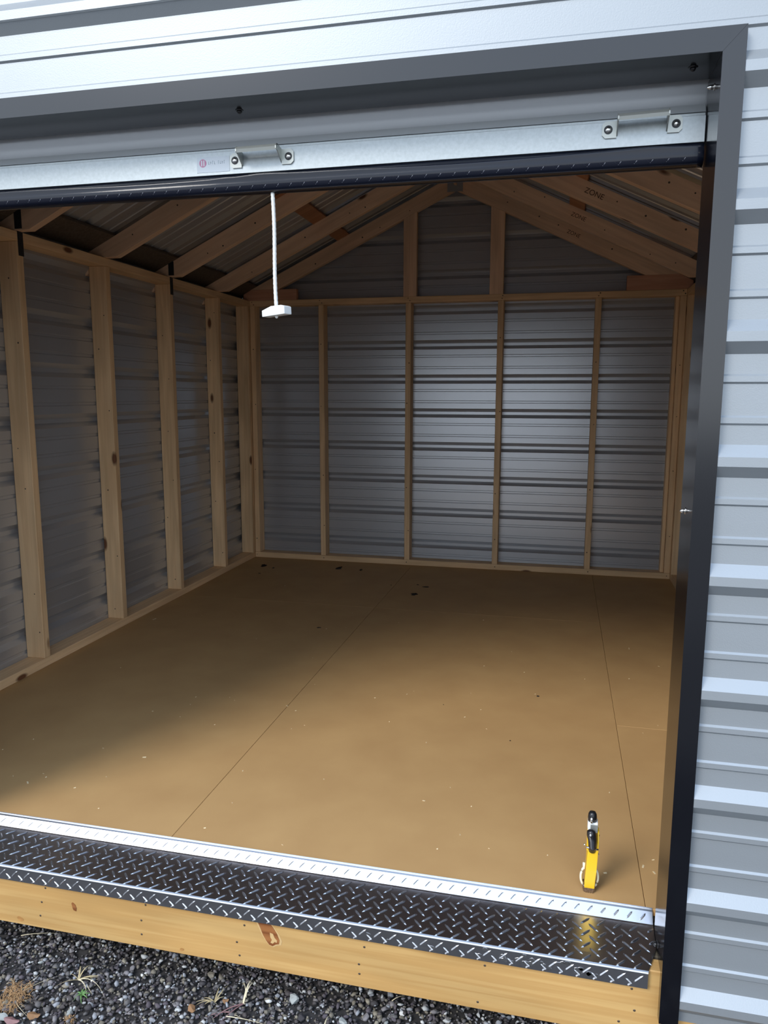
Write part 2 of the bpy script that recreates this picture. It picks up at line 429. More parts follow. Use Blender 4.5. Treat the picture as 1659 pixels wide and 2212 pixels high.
# ------------------------------------------------------------------ roof
ce = thing('ceiling', 'open gable roof underside with pine rafters, blocking and ribbed metal roof sheets', 'ceiling', (RX, 1.8, RZ), kind='structure')
TH = math.atan(SL)
def rafter(side, y0, mat, gable=None):
    """side -1 left, +1 right. polygon in world xz, mesh stored with X along the slope"""
    P = [(0, rlow(RX)), (0, rtop(RX))]       # distance from ridge u, z
    ue = RX-XO
    if gable is None:
        us = (RZ-HW)/SL
        P = [(0, RZ), (0, RZ+RT), (ue+.14, RZ+RT-SL*(ue+.14)), (ue+.14, RZ-SL*(ue+.14)+.0), (ue+.002, RZ-SL*(ue+.002)), (ue+.002, HW+.0004), (us, HW+.0004)]
    else:
        zb = gable; P = [(0, RZ), (0, RZ+RT), ((RZ+RT-zb)/SL, zb), ((RZ-zb)/SL, zb)]
    c, s = math.cos(TH), math.sin(TH)
    bm = bmesh.new()
    loc = [(u*c-(z-RZ)*s, u*s+(z-RZ)*c) for u, z in P]   # along, across
    A = [bm.verts.new((a, 0, b)) for a, b in loc]; B = [bm.verts.new((a, ST, b)) for a, b in loc]
    n = len(A); bm.faces.new(A); bm.faces.new(B[::-1])
    for i in range(n): bm.faces.new((A[i], A[(i+1) % n], B[(i+1) % n], B[i]))
    bevel(bm, .0012)
    # local (along, y, across) -> world
    if side > 0:
        X = Vector((c, 0, -s)); Y = Vector((0, 1, 0)); Z = Vector((s, 0, c))
    else:
        X = Vector((-c, 0, -s)); Y = Vector((0, 1, 0)); Z = Vector((-s, 0, c))
        for v in bm.verts: pass
    if side < 0:   # keep a proper rotation: mirror y
        for v in bm.verts: v.co.y = ST-v.co.y
        Y = Vector((0, -1, 0)); base_y = y0+ST
    else: base_y = y0
    me = bm_done(bm, 'rafter', mat)
    o = link('rafter', me); R = Matrix((X, Y, Z)).transposed().to_4x4()
    place(o, (RX, base_y, RZ), ce); o.rotation_euler = R.to_euler()
    return o
RY = [3.0242-.6096*k for k in range(5)]
R_right = []
for y in RY:
    rafter(-1, y, M['rafter']); R_right.append(rafter(1, y, M['rafter']))
rafter(-1, D+.0006, M['stud_red'] if False else M['rafter'], gable=1.8945)
rg = rafter(1, D+.0006, M['rafter'], gable=1.912)
rafter(-1, .002, M['rafter']); rafter(1, .002, M['rafter'])
# blocks on the back plate
def heel(name, x0, x1, z1, left):
    bm = bmesh.new()
    if left: poly = [(x0, HW+.0005), (x1, HW+.0005), (x1, z1), (.012, z1), (x0, rtop(x0)-.004)]
    else: poly = [(x0, HW+.0005), (x1, HW+.0005), (x1, rtop(x1)-.004), (WX-.044, z1), (x0, z1)]
    add_prism(bm, poly, 'y', D, D+ST); bevel(bm, .0012)
    c = wloc(ce)
    bmesh.ops.translate(bm, verts=bm.verts, vec=-c)
    return link(name, bm_done(bm, name, M['stud_red']), ce)
heel('heel_block', -.045, .346, 1.894, True); heel('heel_block', 2.513, 2.903, 1.9115, False)
# slope blocks between rafters (lie flat against the roof sheets)
def slope_board(name, side, u0, u1, y0, y1, th, mat, drop=0.0):
    bm = bmesh.new(); c, s = math.cos(TH), math.sin(TH)
    L = (u1-u0)/c
    add_box(bm, (-L/2, -(y1-y0)/2, -th), (L/2, (y1-y0)/2, 0)); bevel(bm, .0012)
    if side > 0: X = Vector((c, 0, -s)); Y = Vector((0, 1, 0)); Z = Vector((s, 0, c))
    else: X = Vector((-c, 0, -s)); Y = Vector((0, -1, 0)); Z = Vector((-s, 0, c))
    o = link(name, bm_done(bm, name, mat)); um = (u0+u1)/2
    place(o, (RX+side*um, (y0+y1)/2, RZ+RT-SL*um-drop), ce)
    o.rotation_euler = Matrix((X, Y, Z)).transposed().to_4x4().to_euler(); return o
edges = sorted(RY) ; bays = [(.002+ST, edges[0])] + [(a+ST, b) for a, b in zip(edges, edges[1:])] + [(edges[-1]+ST, D)]
PT = .019     # flat boards nailed across the tops of the rafters, under the roof sheets
for sd in (-1, 1):
    slope_board('purlin', sd, .720, .802, .004, YB-.004, PT-.001, M['purlin'], -PT)
    slope_board('purlin', sd, .045, .120, .004, YB-.004, PT-.001, M['purlin'], -PT)
    slope_board('eave_board', sd, 1.385, RX-XO-.002, .004, YB-.004, PT-.001, M['eave_shade'], -PT)
    slope_board('eave_board', sd, RX-XO+.026, RX-XO+.135, .004, YB-.004, PT-.001, M['eave_shade'], -PT)
# ridge board
board('ridge_board', ce, (RX-.008, .05, RZ+RT-.075), (RX+.008, D-.01, RZ+RT-.012), M['rafter'])
# gusset plate with pressed teeth at the peak
bm = bmesh.new(); add_box(bm, (-.05, -.0012, -.05), (.05, 0, .05))
for i in range(7):
    for j in range(6):
        cx, cz = -.04+i*.0133, -.036+j*.0145
        add_box(bm, (cx-.002, -.0028, cz-.004), (cx+.002, -.0012, cz+.004))
place(link('gusset_plate', bm_done(bm, 'gusset_plate', M['galv'])), (1.43, D-.0004, 2.516), ce)
# roof sheets
RM = (M['siding_out'], M['roof_in'])
ysp = [-.12, .85, 1.75, 2.66, YB+.1]
for sd in (-1, 1):
    c, s = math.cos(TH), math.sin(TH)
    def FR(y, t, h, sd=sd): return (RX+sd*(t)+sd*h*s, y, RZ+RT+.0215-SL*t+h*c)
    for i in range(4):
        sheet('roof_panel', ce, ysp[i], ysp[i+1]+(.03 if i < 3 else 0), 2.76, lambda q: (0.0, RX-XO+.16), FR, RM, lap=.0012*(i % 2))
bm = bmesh.new()
for sd in (-1, 1):
    v = [(0, RZ+RT+.045), (.16, RZ+RT+.045-SL*.16), (.16, RZ+RT+.048-SL*.16), (0, RZ+RT+.048)]
    add_prism(bm, [(RX+sd*a, b) for a, b in v], 'y', -.13, YB+.11)
bmesh.ops.translate(bm, verts=bm.verts, vec=-wloc(ce))
link('ridge_cap', bm_done(bm, 'ridge_cap', M['trim']), ce)
# black twist ties from stud to rafter, on every other rafter of the left wall
def tie(y, tilt):
    bm = bmesh.new()
    y0 = y+.010
    add_box(bm, (0, y0, 1.728), (.0022, y0+.030, 1.822))
    add_box(bm, (0, y0-.008, 1.822), (.003, y0+.022, 1.902))
    add_box(bm, (.0, y-.0025, 1.828), (.032, y-.0003, 1.902))
    for z in (1.742, 1.775, 1.800, 1.85, 1.882): add_dome(bm, (.0022, y0+.015, z), .005, .003, (1, 0, 0), 8, 2)
    bmesh.ops.translate(bm, verts=bm.verts, vec=-wloc(ce))
    return link('hurricane_tie', bm_done(bm, 'hurricane_tie', M['tie']), ce)
tie(RY[3], 0); tie(RY[1], 0)
# nail dimples on the rafters and studs
def nails(parent, pts, r=.0042, name='nail_head', axis=(0, -1, 0), stuff=True):
    bm = bmesh.new(); c = wloc(parent)
    for p in pts: add_dome(bm, Vector(p)-c, r*random.uniform(.8, 1.3), .0012, axis, 7, 1)
    o = link(name, bm_done(bm, name, M['nail']), parent)
    if stuff: o['kind'] = 'stuff'
    return o
pts = []
for y in RY:
    for sd in (-1, 1):
        for u in (.15, .45, .56, .9, 1.1, 1.25):
            uu = u + random.uniform(-.06, .06); pts.append((RX+sd*uu, y-.0002, RZ-SL*uu+random.uniform(.02, .08)))
for u in (.3, .5, .62, .95):
    pts.append((RX-u, D+.0002, RZ-SL*u+.03)); pts.append((RX+u+.03, D+.0002, RZ-SL*u+.05))
nails(ce, pts)
pts = []
for xl in [.0] + [(19.75+24*k)*IN for k in range(4)] + [WX-ST]:
    for z in (1.795, 1.812, .02): pts.append((xl+random.uniform(.008, .03), D-.0002, z))
    for z in np.arange(.2, 1.75, .42): pts.append((xl+random.uniform(.01, .03), D-.0002, z+random.uniform(-.1, .1)))
nails(wb, pts, .0035)
pts = []
for y in RY:
    for z in np.arange(.1, 1.75, .3): pts.append((-random.uniform(.015, .07), y+.0001, z+random.uniform(-.1, .1)))
nails(wl, pts, .0035)
# pencilled word on three right-hand rafters
def text_obj(name, body, size, parent, world, rot, mat, ext=.0003, local=None):
    cu = bpy.data.curves.new(name, 'FONT'); cu.body = body; cu.size = size; cu.extrude = ext; cu.align_x = 'CENTER'; cu.align_y = 'CENTER'
    tmp = bpy.data.objects.new(name, cu); COL.objects.link(tmp)
    dg = bpy.context.evaluated_depsgraph_get(); dg.update()
    me = bpy.data.meshes.new_from_object(tmp.evaluated_get(dg)); bpy.data.objects.remove(tmp)
    me.materials.clear(); me.materials.append(mat)
    o = link(name, me); o.rotation_euler = rot; place(o, world, parent); return o
for (x, z, y, w, sz) in ((2.263, 0, RY[1], 'ZONE', .036), (2.2, 0, RY[0], 'ZONE', .032), (2.18, 0, D+.0006, 'ZONE', .032)):
    text_obj('pencil_writing', w, sz, ce, (x, y-.0004, rlow(x)+.052), (math.pi/2, TH, 0), M['ink'])

# ------------------------------------------------------------------ floor
fl = thing('floor', 'brown painted plywood shed floor with fine seams between sheets', 'floor', (RX, 1.8, 0), kind='structure')
FT_ = .018; g = .0006
cols = [(XO, 1.1715), (1.1715, 2.385), (2.385, XR)]
rows = [[(.157, 2.44), (2.44, YB)], [(.157, 2.44), (2.44, YB)], [(.157, 1.165), (1.165, YB)]]
for (a, b), rw in zip(cols, rows):
    for (c, d) in rw: board('floor_panel', fl, (a+g, c+g, -FT_), (b-g, d-g, -.0002), M['floor'], .0008)
board('floor_panel', fl, (XO, .001, -FT_), (LX-.012, .156, -.0002), M['floor'], .0008)
board('floor_panel', fl, (JX+.012, .001, -FT_), (XR, .156, -.0002), M['floor'], .0008)
for k in range(7):
    y = .045 + k*.594
    board('floor_joist', fl, (XO+.045, y, -.1965), (XR-.045, y+ST, -FT_-.016), M['skid'])
board('subfloor_sheet', fl, (XO+.002, .158, -FT_-.015), (XR-.002, YB-.002, -FT_-.0015), M['skid'], 0)
for xx in (XO+.003, XR-.041): board('edge_joist', fl, (xx, .042, -.2035), (xx+ST, YB-.04, -FT_-.016), M['rim'])
board('edge_joist', fl, (XO, YB-.038, -.2035), (XR, YB-.001, -FT_-.016), M['rim'])
# sawdust flecks and shavings
rng = np.random.default_rng(3)
V, Fc = [], []
def fleck(x, y, z, L, w, a):
    i = len(V); c, s = math.cos(a), math.sin(a)
    for (p, q, h) in ((-L, -w, 0), (L, -w, .0004), (L, w, .0016), (-L, w, .0008)): V.append((x+p*c-q*s, y+p*s+q*c, z+h))
    for (p, q, h) in ((-L, -w, -.0), (L, -w, .0), (L, w, .0), (-L, w, .0)): V.append((x+p*c-q*s, y+p*s+q*c, z))
    Fc.extend([(i, i+1, i+2, i+3), (i+4, i+7, i+6, i+5), (i, i+4, i+5, i+1), (i+1, i+5, i+6, i+2), (i+2, i+6, i+7, i+3), (i+3, i+7, i+4, i)])
for _ in range(70):
    fleck(rng.uniform(.3, 2.75), abs(rng.normal(.2, 1.1))+.17 if True else 0, 0, rng.uniform(.0012, .0035), rng.uniform(.0007, .0014), rng.uniform(0, 3.1))
for x, y, L in ((.86, .55, .006), (.60, .32, .007), (2.50, 2.05, .011), (2.395, .32, .006), (2.42, .30, .005), (1.17, 1.05, .006), (2.30, .27, .004), (1.8, .5, .004), (2.6, 1.2, .006), (.09, 1.95, .012)):
    fleck(x, y, 0, L, .0022, rng.uniform(0, 3.1))
c = wloc(fl)
me = bpy.data.meshes.new('sawdust'); me.from_pydata([tuple(Vector(v)-c) for v in V], [], Fc); me.materials.append(M['shaving'])
tag(link('sawdust', me, fl), kind='stuff')
def mud(x, y, sx, sy, n=9, seed=0):
    r = random.Random(seed+int(x*977)); bm = bmesh.new()
    for q in range(3):
        ox, oy = r.uniform(-.5, .5)*sx, r.uniform(-.4, .4)*sy; k = 1 if q == 0 else .45
        top, bot = [], []
        for i in range(n):
            a = 2*math.pi*i/n; rr = r.uniform(.35, 1.0)*k
            p = (ox*(q > 0)+math.cos(a)*sx*rr, oy*(q > 0)+math.sin(a)*sy*rr); top.append(bm.verts.new((p[0]*.9, p[1]*.9, .0022))); bot.append(bm.verts.new((*p, .0003)))
        bm.faces.new(top); bm.faces.new(bot[::-1])
        for i in range(n): bm.faces.new((top[i], bot[i], bot[(i+1) % n], top[(i+1) % n]))
    place(link('mud_flake', bm_done(bm, 'mud_flake', M['mud'])), (x, y, 0), fl)
for a in ((.17, 3.28, .03, .05), (.26, 3.22, .01, .02), (.23, 3.05, .014, .012), (.70, 3.33, .035, .055), (.86, 3.31, .011, .03), (1.37, 2.96, .028, .013),
          (1.31, 3.0, .014, .008), (1.333, 2.77, .034, .035), (.981, 2.013, .016, .01), (1.15, 2.95, .005, .006)): mud(*a)
for x, y, sx, sy in ((2.10, 1.37, .03, .03), (2.02, .95, .012, .012), (1.75, 1.2, .01, .008)):
    mud(x, y, sx*.25, sy*.25, 7, 5)

# ------------------------------------------------------------------ rim board and skids
rim = thing('rim_board', 'pale pine rim board with knots and nail heads under the metal threshold', 'board', (RX, 0, -.204))
def rim_board():
    bm = bmesh.new(); add_box(bm, (XO, 0, -.2038), (XR, ST, -.034)); bevel(bm, .002)
    bmesh.ops.translate(bm, verts=bm.verts, vec=-wloc(rim))
    link('plank', bm_done(bm, 'plank', M['rim']), rim)
rim_board()
for x, z in ((.898, -.085), (.884, -.127), (.877, -.167), (1.185, -.084), (1.171, -.129), (1.17, -.168), (1.45, -.093), (1.429, -.142), (1.435, -.177), (1.75, -.096), (1.737, -.143),
             (1.738, -.168), (2.03, -.09), (2.016, -.185), (2.345, -.085), (2.353, -.136), (2.322, -.169)):
    bm = bmesh.new(); add_dome(bm, (0, 0, 0), .0030, .0012, (0, -1, 0), 8, 2)
    place(link('nail', bm_done(bm, 'nail', M['nail'])), (x, -.0001, z), rim)
def knot(x, z, rx, rz, ang, mat, t=.0012, n=18, jag=.12, pale=True):
    r = random.Random(int(x*1000))
    for (k, m, d) in (((1.5, M['knot_pale'], .0005),) if pale else ()) + ((1.0, mat, t),):
        bm = bmesh.new(); top, bot = [], []
        for i in range(n):
            a = 2*math.pi*i/n; q = k*(1+r.uniform(-jag, jag)); p = (rx*q*math.cos(a), rz*q*math.sin(a))
            p = (p[0]*math.cos(ang)-p[1]*math.sin(ang), p[0]*math.sin(ang)+p[1]*math.cos(ang))
            top.append(bm.verts.new((p[0], -d, p[1]))); bot.append(bm.verts.new((p[0], .0005, p[1])))
        bm.faces.new(top); bm.faces.new(bot[::-1])
        for i in range(n): bm.faces.new((top[i], bot[i], bot[(i+1) % n], top[(i+1) % n]))
        place(link('knot' if m is mat else 'knot_ring', bm_done(bm, 'knot', m)), (x, 0, z), rim)
knot(.980, -.124, .0055, .0125, .35, M['knot'], pale=False)
knot(.815, -.187, .010, .006, -.3, M['knot_soft'], pale=False, t=.0005)
knot(1.28, -.190, .006, .004, .3, M['knot_soft'], pale=False, t=.0005)
# long split knot in the middle of the board, with a torn pale centre
def big_knot():
    pts = [(-.029, .037), (-.018, .038), (-.004, .034), (.008, .020), (.018, .004), (.024, -.012), (.022, -.022), (.014, -.024), (.006, -.030), (-.002, -.028), (-.010, -.018), (-.018, -.004), (-.024, .012), (-.030, .026)]
    bm = bmesh.new(); add_prism(bm, pts, 'y', -.0014, .0004)
    place(link('knot', bm_done(bm, 'knot', M['knot'])), (1.516, 0, -.105), rim)
    bm = bmesh.new(); add_prism(bm, [(x*1.22+.001, z*1.06-.001) for x, z in pts], 'y', -.0006, .0003)
    place(link('knot_ring', bm_done(bm, 'knot_ring', M['knot_pale'])), (1.516, 0, -.105), rim)
    bm = bmesh.new(); add_prism(bm, [(-.004, .006), (.004, .004), (.008, -.006), (.014, -.012), (.013, -.018), (.008, -.016), (.003, -.022), (-.003, -.020), (.001, -.012), (-.003, -.006)], 'y', -.0019, -.0012)
    place(link('torn_fibre', bm_done(bm, 'torn_fibre', M['knot_pale'])), (1.520, 0, -.106), rim)
big_knot()
for i, (x, lab) in enumerate(((.35, 'dark timber skid under the left end of the shed floor'), (1.43, 'dark timber skid under the middle of the shed floor'), (2.5, 'dark timber skid under the right end of the shed floor'))):
    o = board('skid_beam', None, (x-.045, .45, -.302), (x+.045, YB-.05, -.2045), M['skid']); tag(o, lab, 'beam', 'skids below the shed')

# ------------------------------------------------------------------ door trim (setting)
def trim_piece(name, label, poly_face, extra):
    t = thing(name, label, 'trim', (0, 0, 0), kind='structure')
    bm = bmesh.new(); add_prism(bm, poly_face, 'y', -.022, -.0205)
    for (lo, hi) in extra: add_box(bm, lo, hi)
    link('trim_profile', bm_done(bm, 'trim_profile', M['trim']), t); return t
zb = -.138
# right jamb: mitred face, deep return into the opening, outer hem
tr = trim_piece('trim_1', 'glossy black door jamb trim on the right side of the opening', [(JX, zb), (XT, zb), (XT, ZT), (JX, HZ)],
    [((JX, -.0205, zb+.0), (JX+.0015, .115, HZ-.0003)), ((XT-.0015, -.0205, zb), (XT, -.0012, ZT)), ((JX+.0015, .1135, 0.0), (JX+.011, .115, HZ-.001))])
tl = trim_piece('trim_2', 'black door jamb trim on the left side of the opening, outside the frame of the photo', [(LX, zb), (LX, HZ), (LX-TW, ZT), (LX-TW, zb)],
    [((LX-.0015, -.0205, zb), (LX, .115, HZ-.0003)), ((LX-TW, -.0205, zb), (LX-TW+.0015, -.0012, ZT))])
th = trim_piece('trim_3', 'black header trim above the roll-up door, mitred at the corner', [(LX+.0004, HZ), (JX-.0004, HZ), (XT-.0004, ZT), (LX-TW+.0004, ZT)],
    [((LX, -.0205, HZ), (JX, .098, HZ+.0015)), ((LX-TW, -.0205, ZT-.0015), (XT, -.0012, ZT))])
def bolt(parent, p, axis, r=.008, L=.006, mat='nail'):
    bm = bmesh.new(); ax = Vector(axis); add_dome(bm, Vector((0, 0, 0)), r*1.5, .002, axis, 14, 2)
    add_dome(bm, ax*.002, r, L, axis, 6, 3)
    place(link('bolt', bm_done(bm, 'bolt', M[mat], True)), p, parent)
bolt(th, (1.47, .047, HZ-.0002), (0, 0, -1), .006, .006, 'black'); bolt(th, (2.361, .035, HZ-.0002), (0, 0, -1), .006, .006, 'black')
bolt(tr, (JX-.0002, .039, 1.731), (-1, 0, 0), .0045, .012, 'rivet'); bolt(tr, (JX-.0002, .060, .949), (-1, 0, 0), .005, .009, 'rivet')
bolt(tr, (JX-.0002, .055, -.012), (-1, 0, 0), .007, .009, 'black')
# outside corner trims
for nm, x, lab in (('trim_4', XR, 'black corner trim at the right end of the front wall'), ('trim_5', XO, 'black corner trim at the left end of the front wall')):
    s = 1 if x > 0 else -1; bm = bmesh.new()
    add_box(bm, (min(x-s*.06, x+s*.022), -.0235, -.14), (max(x-s*.06, x+s*.022), -.022, 1.84)); add_box(bm, (min(x+s*.0205, x+s*.022), -.022, -.14), (max(x+s*.0205, x+s*.022), .06, 1.84))
    tag(link(nm, bm_done(bm, nm, M['trim'])), lab, 'trim', kind='structure')
for nm, x, lab in (('trim_6', XO, 'black corner trim at the back left corner of the shed'), ('trim_7', XR, 'black corner trim at the back right corner of the shed')):
    s = 1 if x > 0 else -1; bm = bmesh.new()
    add_box(bm, (min(x-s*.03, x+s*.0225), YB+.0225, -.14), (max(x-s*.03, x+s*.0225), YB+.024, 1.84)); add_box(bm, (min(x+s*.021, x+s*.0225), YB-.04, -.14), (max(x+s*.021, x+s*.0225), YB+.0225, 1.84))
    tag(link(nm, bm_done(bm, nm, M['trim'])), lab, 'trim', kind='structure')

# ------------------------------------------------------------------ roll-up door
dr = thing('door_1', 'pale grey steel roll-up door, nearly fully raised, with galvanised bottom bar and black rubber seal', 'door', (RX, .115, 1.70), kind='structure')
DC = Vector((0, 0, 0)) - Vector((RX, .115, 1.70))
def dadd(name, bm, mat, parent=None, smooth=False):
    p = parent or dr
    bmesh.ops.translate(bm, verts=bm.verts, vec=-wloc(p)); return link(name, bm_done(bm, name, mat, smooth), p)
# curtain: shallow corrugations, vertical then coiled on the drum
prof = []
zc, yc, rr = 1.93, .262, .135
N1 = 34
for i in range(N1+1):
    z = 1.6565 + (zc-1.6565)*i/N1; prof.append((yc-rr, z, (-1, 0)))
turns = 2.3
for i in range(1, int(60*turns)):
    a = i/60*2*math.pi; r = rr - .010*a/(2*math.pi); prof.append((yc-r*math.cos(a), zc+r*math.sin(a), (-math.cos(a), math.sin(a))))
cum = 0; P2 = []; last = None
for (y, z, n) in prof:
    if last: cum += math.hypot(y-last[0], z-last[1])
    last = (y, z)
    q = math.cos(2*math.pi*(cum-.045)/.072); w = .0065*(1/(1+math.exp(-4*q)))
    P2.append((y+n[0]*w, z+n[1]*w))
bm = bmesh.new(); x0, x1 = LX-.025, JX+.03
A = [bm.verts.new((x0, y, z)) for y, z in P2]; B = [bm.verts.new((x1, y, z)) for y, z in P2]
for i in range(len(A)-1): bm.faces.new((A[i], A[i+1], B[i+1], B[i]))
me_o = dadd('curtain', bm, M['curtain'], smooth=True)
bm = bmesh.new(); add_prism(bm, [(.1062, 1.7125), (.1075, 1.7125), (.1185, 1.7285), (.1170, 1.7295)], 'x', LX+.002, JX-.002); dadd('curtain_strip', bm, M['edge_strip'])  # slightly paler tilted strip across the foot of the curtain
# bottom bar: galvanised angle with a thin top reveal
bm = bmesh.new()
add_box(bm, (LX+.002, .100, 1.6565), (JX-.002, .1025, 1.7045)); add_box(bm, (LX+.002, .1025, 1.6565), (JX-.002, .1245, 1.659))
add_box(bm, (LX+.002, .1025, 1.7025), (JX-.002, .1085, 1.7045)); add_box(bm, (LX+.002, .1085, 1.7045), (JX-.002, .1105, 1.712))
bevel(bm, .0005); dadd('bottom_bar', bm, M['galv'])
# black rubber bulb seal with a sagging lip
bm = bmesh.new(); n = 160; ring = []
for i in range(n+1):
    x = LX+.003 + (JX-.006-LX)*i/n
    wv = .0022*math.sin(x*9)+.0018*math.exp(-((x-1.50)/.05)**2)*1.6+.0020*math.exp(-((x-2.30)/.06)**2)+.0012*math.exp(-((x-1.41)/.02)**2)
    P = [(.122, 1.6562), (.103, 1.6562), (.098, 1.651), (.0925, 1.6475+wv), (.0895, 1.645+wv), (.091, 1.6425+wv), (.088, 1.634), (.089, 1.622), (.096, 1.6145), (.108, 1.612), (.122, 1.6165), (.128, 1.632), (.126, 1.648)]
    ring.append([bm.verts.new((x, y, z)) for y, z in P])
for a, b in zip(ring, ring[1:]):
    for k in range(len(a)): bm.faces.new((a[k], a[(k+1) % len(a)], b[(k+1) % len(a)], b[k]))
bm.faces.new(ring[0]); bm.faces.new(ring[-1][::-1])
seal = dadd('bottom_seal', bm, M['rubber'], smooth=True)
# small raised grey chevrons along the lower front of the seal
bm = bmesh.new(); x = LX+.03; k = 0
while x < JX-.03:
    for sg in (-1, 1):
        a = Vector((x, .0897, 1.6225)); d = Vector((sg*.0062, -.0006, .0050)); w = Vector((.0013, 0, -.0010))
        pts = [a-w, a+w, a+d+w*.2, a+d-w*.2]
        nrm = Vector((0, -.0006, -.0003)); b0 = [bm.verts.new(p-nrm*2) for p in pts]; t0 = [bm.verts.new(p+nrm) for p in pts]
        bm.faces.new(t0); bm.faces.new(b0[::-1])
        for i in range(4): bm.faces.new((t0[i], b0[i], b0[(i+1) % 4], t0[(i+1) % 4]))
    x += .0295; k += 1
tag(dadd('seal_chevrons', bm, M['seal_mark']), kind='stuff')
# lift handles
def lift_handle(x0, x1, z, dz):
    h = thing('lift_handle', None, None); place(h, ((x0+x1)/2, .0995, z), dr)
    cx = (x0+x1)/2; W2 = (x1-x0)/2
    def add(name, bm, mat, smooth=False, par=None): return link(name, bm_done(bm, name, mat, smooth), par or h)
    for s in (-1, 1):
        bm = bmesh.new(); e = s*W2; i_ = s*(W2-.027)
        lo, hi = (e, i_) if s < 0 else (i_, e)
        c = .006
        poly = [(lo, -.0155+c), (lo+c, -.0155), (hi, -.0155), (hi, .0155), (lo+c, .0155), (lo, .0155-c)] if s < 0 else [(lo, -.0155), (hi-c, -.0155), (hi, -.0155+c), (hi, .0155-c), (hi-c, .0155), (lo, .0155)]
        add_prism(bm, [(a, b+dz*s) for a, b in poly], 'y', -.0028, 0.0)
        # side web curling out to the grip
        xw = i_
        web = [(-.0, -.012+dz*s), (-.0, .0155+dz*s), (-.030, .020+dz*s), (-.036, .014+dz*s), (-.036, .008+dz*s), (-.026, .006+dz*s), (-.012, -.004+dz*s)]
        add_prism(bm, web, 'x', min(xw, xw-s*.0022), max(xw, xw-s*.0022))
        add('end_plate', bm, M['steel'])
        bm = bmesh.new(); add_dome(bm, (s*(W2-.0115), -.0028, dz*s), .0062, .0045, (0, -1, 0), 14, 4)
        o = add('rivet', bm, M['rivet'], True)
        bm = bmesh.new(); add_tube(bm, [(s*(W2-.0115), -.0028, dz*s), (s*(W2-.0115), -.0034, dz*s)], .0082, 16); add('washer', bm, M['tie'])
    bm = bmesh.new(); a, b = -(W2-.027), (W2-.027)
    sec = [(-.034, .006), (-.036, .012), (-.033, .018), (-.025, .0195), (-.024, .0178), (-.032, .0162), (-.0343, .012), (-.0325, .0065)]
    A = [bm.verts.new((a, y, z_-dz*.8)) for y, z_ in sec]; B = [bm.verts.new((b, y, z_+dz*.8)) for y, z_ in sec]
    n = len(sec); bm.faces.new(A); bm.faces.new(B[::-1])
    for i in range(n): bm.faces.new((A[i], A[(i+1) % n], B[(i+1) % n], B[i]))
    add('grip', bm, M['steel']); return h
lift_handle(1.4235, 1.5705, 1.6835, .0005); lift_handle(2.2085, 2.3565, 1.6905, .0012)
# sticker with a small round mark
bm = bmesh.new(); add_box(bm, (1.343, .0993, 1.663), (1.421, .0998, 1.695)); dadd('sticker', bm, M['label'])
bm = bmesh.new(); add_tube(bm, [(1.3575, .0993, 1.6825), (1.3575, .0990, 1.6825)], .0085, 24); dadd('round_logo', bm, M['pink'])
bm = bmesh.new()
for s in (-1, 1): add_box(bm, (1.3575+s*.0027-.0014, .0987, 1.6765), (1.3575+s*.0027+.0014, .0990, 1.6885))
dadd('logo_bars', bm, M['label'])
bm = bmesh.new()   # unreadable grey print
rr_ = random.Random(4); x = 1.371
for i in range(9):
    w = .0022
    if i != 4:
        add_box(bm, (x, .0990, 1.6795), (x+.0008, .0993, 1.6855)); add_box(bm, (x, .0990, 1.6795+.003*(i % 3)), (x+w, .0993, 1.6805+.003*(i % 3)))
    x += .0046
dadd('faint_print', bm, M['print'])
# guides and drum axle behind the jambs (out of view but real)
for xg in (JX+.012, LX-.046):
    bm = bmesh.new(); add_box(bm, (xg, .116, .001), (xg+.034, .1175, 1.755)); add_box(bm, (xg, .141, .001), (xg+.034, .1425, 1.755))
    e = xg+.0325 if xg > 1 else xg; add_box(bm, (e, .1175, .001), (e+.0015, .141, 1.755)); dadd('guide_rail', bm, M['galv'])
bm = bmesh.new(); add_tube(bm, [(LX-.05, yc, zc), (JX+.05, yc, zc)], .02, 16); dadd('drum_axle', bm, M['steel'])
for xg in (JX+.046, LX-.049):
    bm = bmesh.new(); add_box(bm, (xg, .0895, 1.79), (xg+.003, .30, 1.96)); dadd('drum_bracket', bm, M['steel'])

# pull cord with plastic handle
pc = thing('pull_cord', 'white braided pull cord with a white plastic T-handle hanging from the raised door', 'cord', (1.522, .105, 1.36))
bm = bmesh.new(); n = 60; pts = []
for i in range(n+1):
    t = i/n; z = 1.6135*(1-t)+1.373*t
    pts.append((-.004+.004*t+.0012*math.sin(t*6), .0, z-1.36))
add_tube(bm, pts, [.0042+.0004*math.sin(i*2.4) for i in range(n+1)], 10)
for v in bm.verts: pass
link('cord', bm_done(bm, 'cord', M['rope'], True), pc)
bm = bmesh.new()
poly = [(-.034, -.0085), (.034, -.0085), (.034, .0085), (.024, .0118), (-.006, .0125), (-.034, .0055)]
add_prism(bm, poly, 'y', -.012, .012); bevel(bm, .0018, 2)
bmesh.ops.rotate(bm, verts=bm.verts, cent=(0, 0, 0), matrix=Matrix.Rotation(math.radians(-22), 3, 'Z') @ Matrix.Rotation(math.radians(-3), 3, 'Y'))
link('handle', bm_done(bm, 'handle', M['white']), pc)
bm = bmesh.new(); add_dome(bm, (0, 0, -.0085), .004, .006, (0, 0, -1), 10, 3); link('cord_knot', bm_done(bm, 'cord_knot', M['rope'], True), pc)

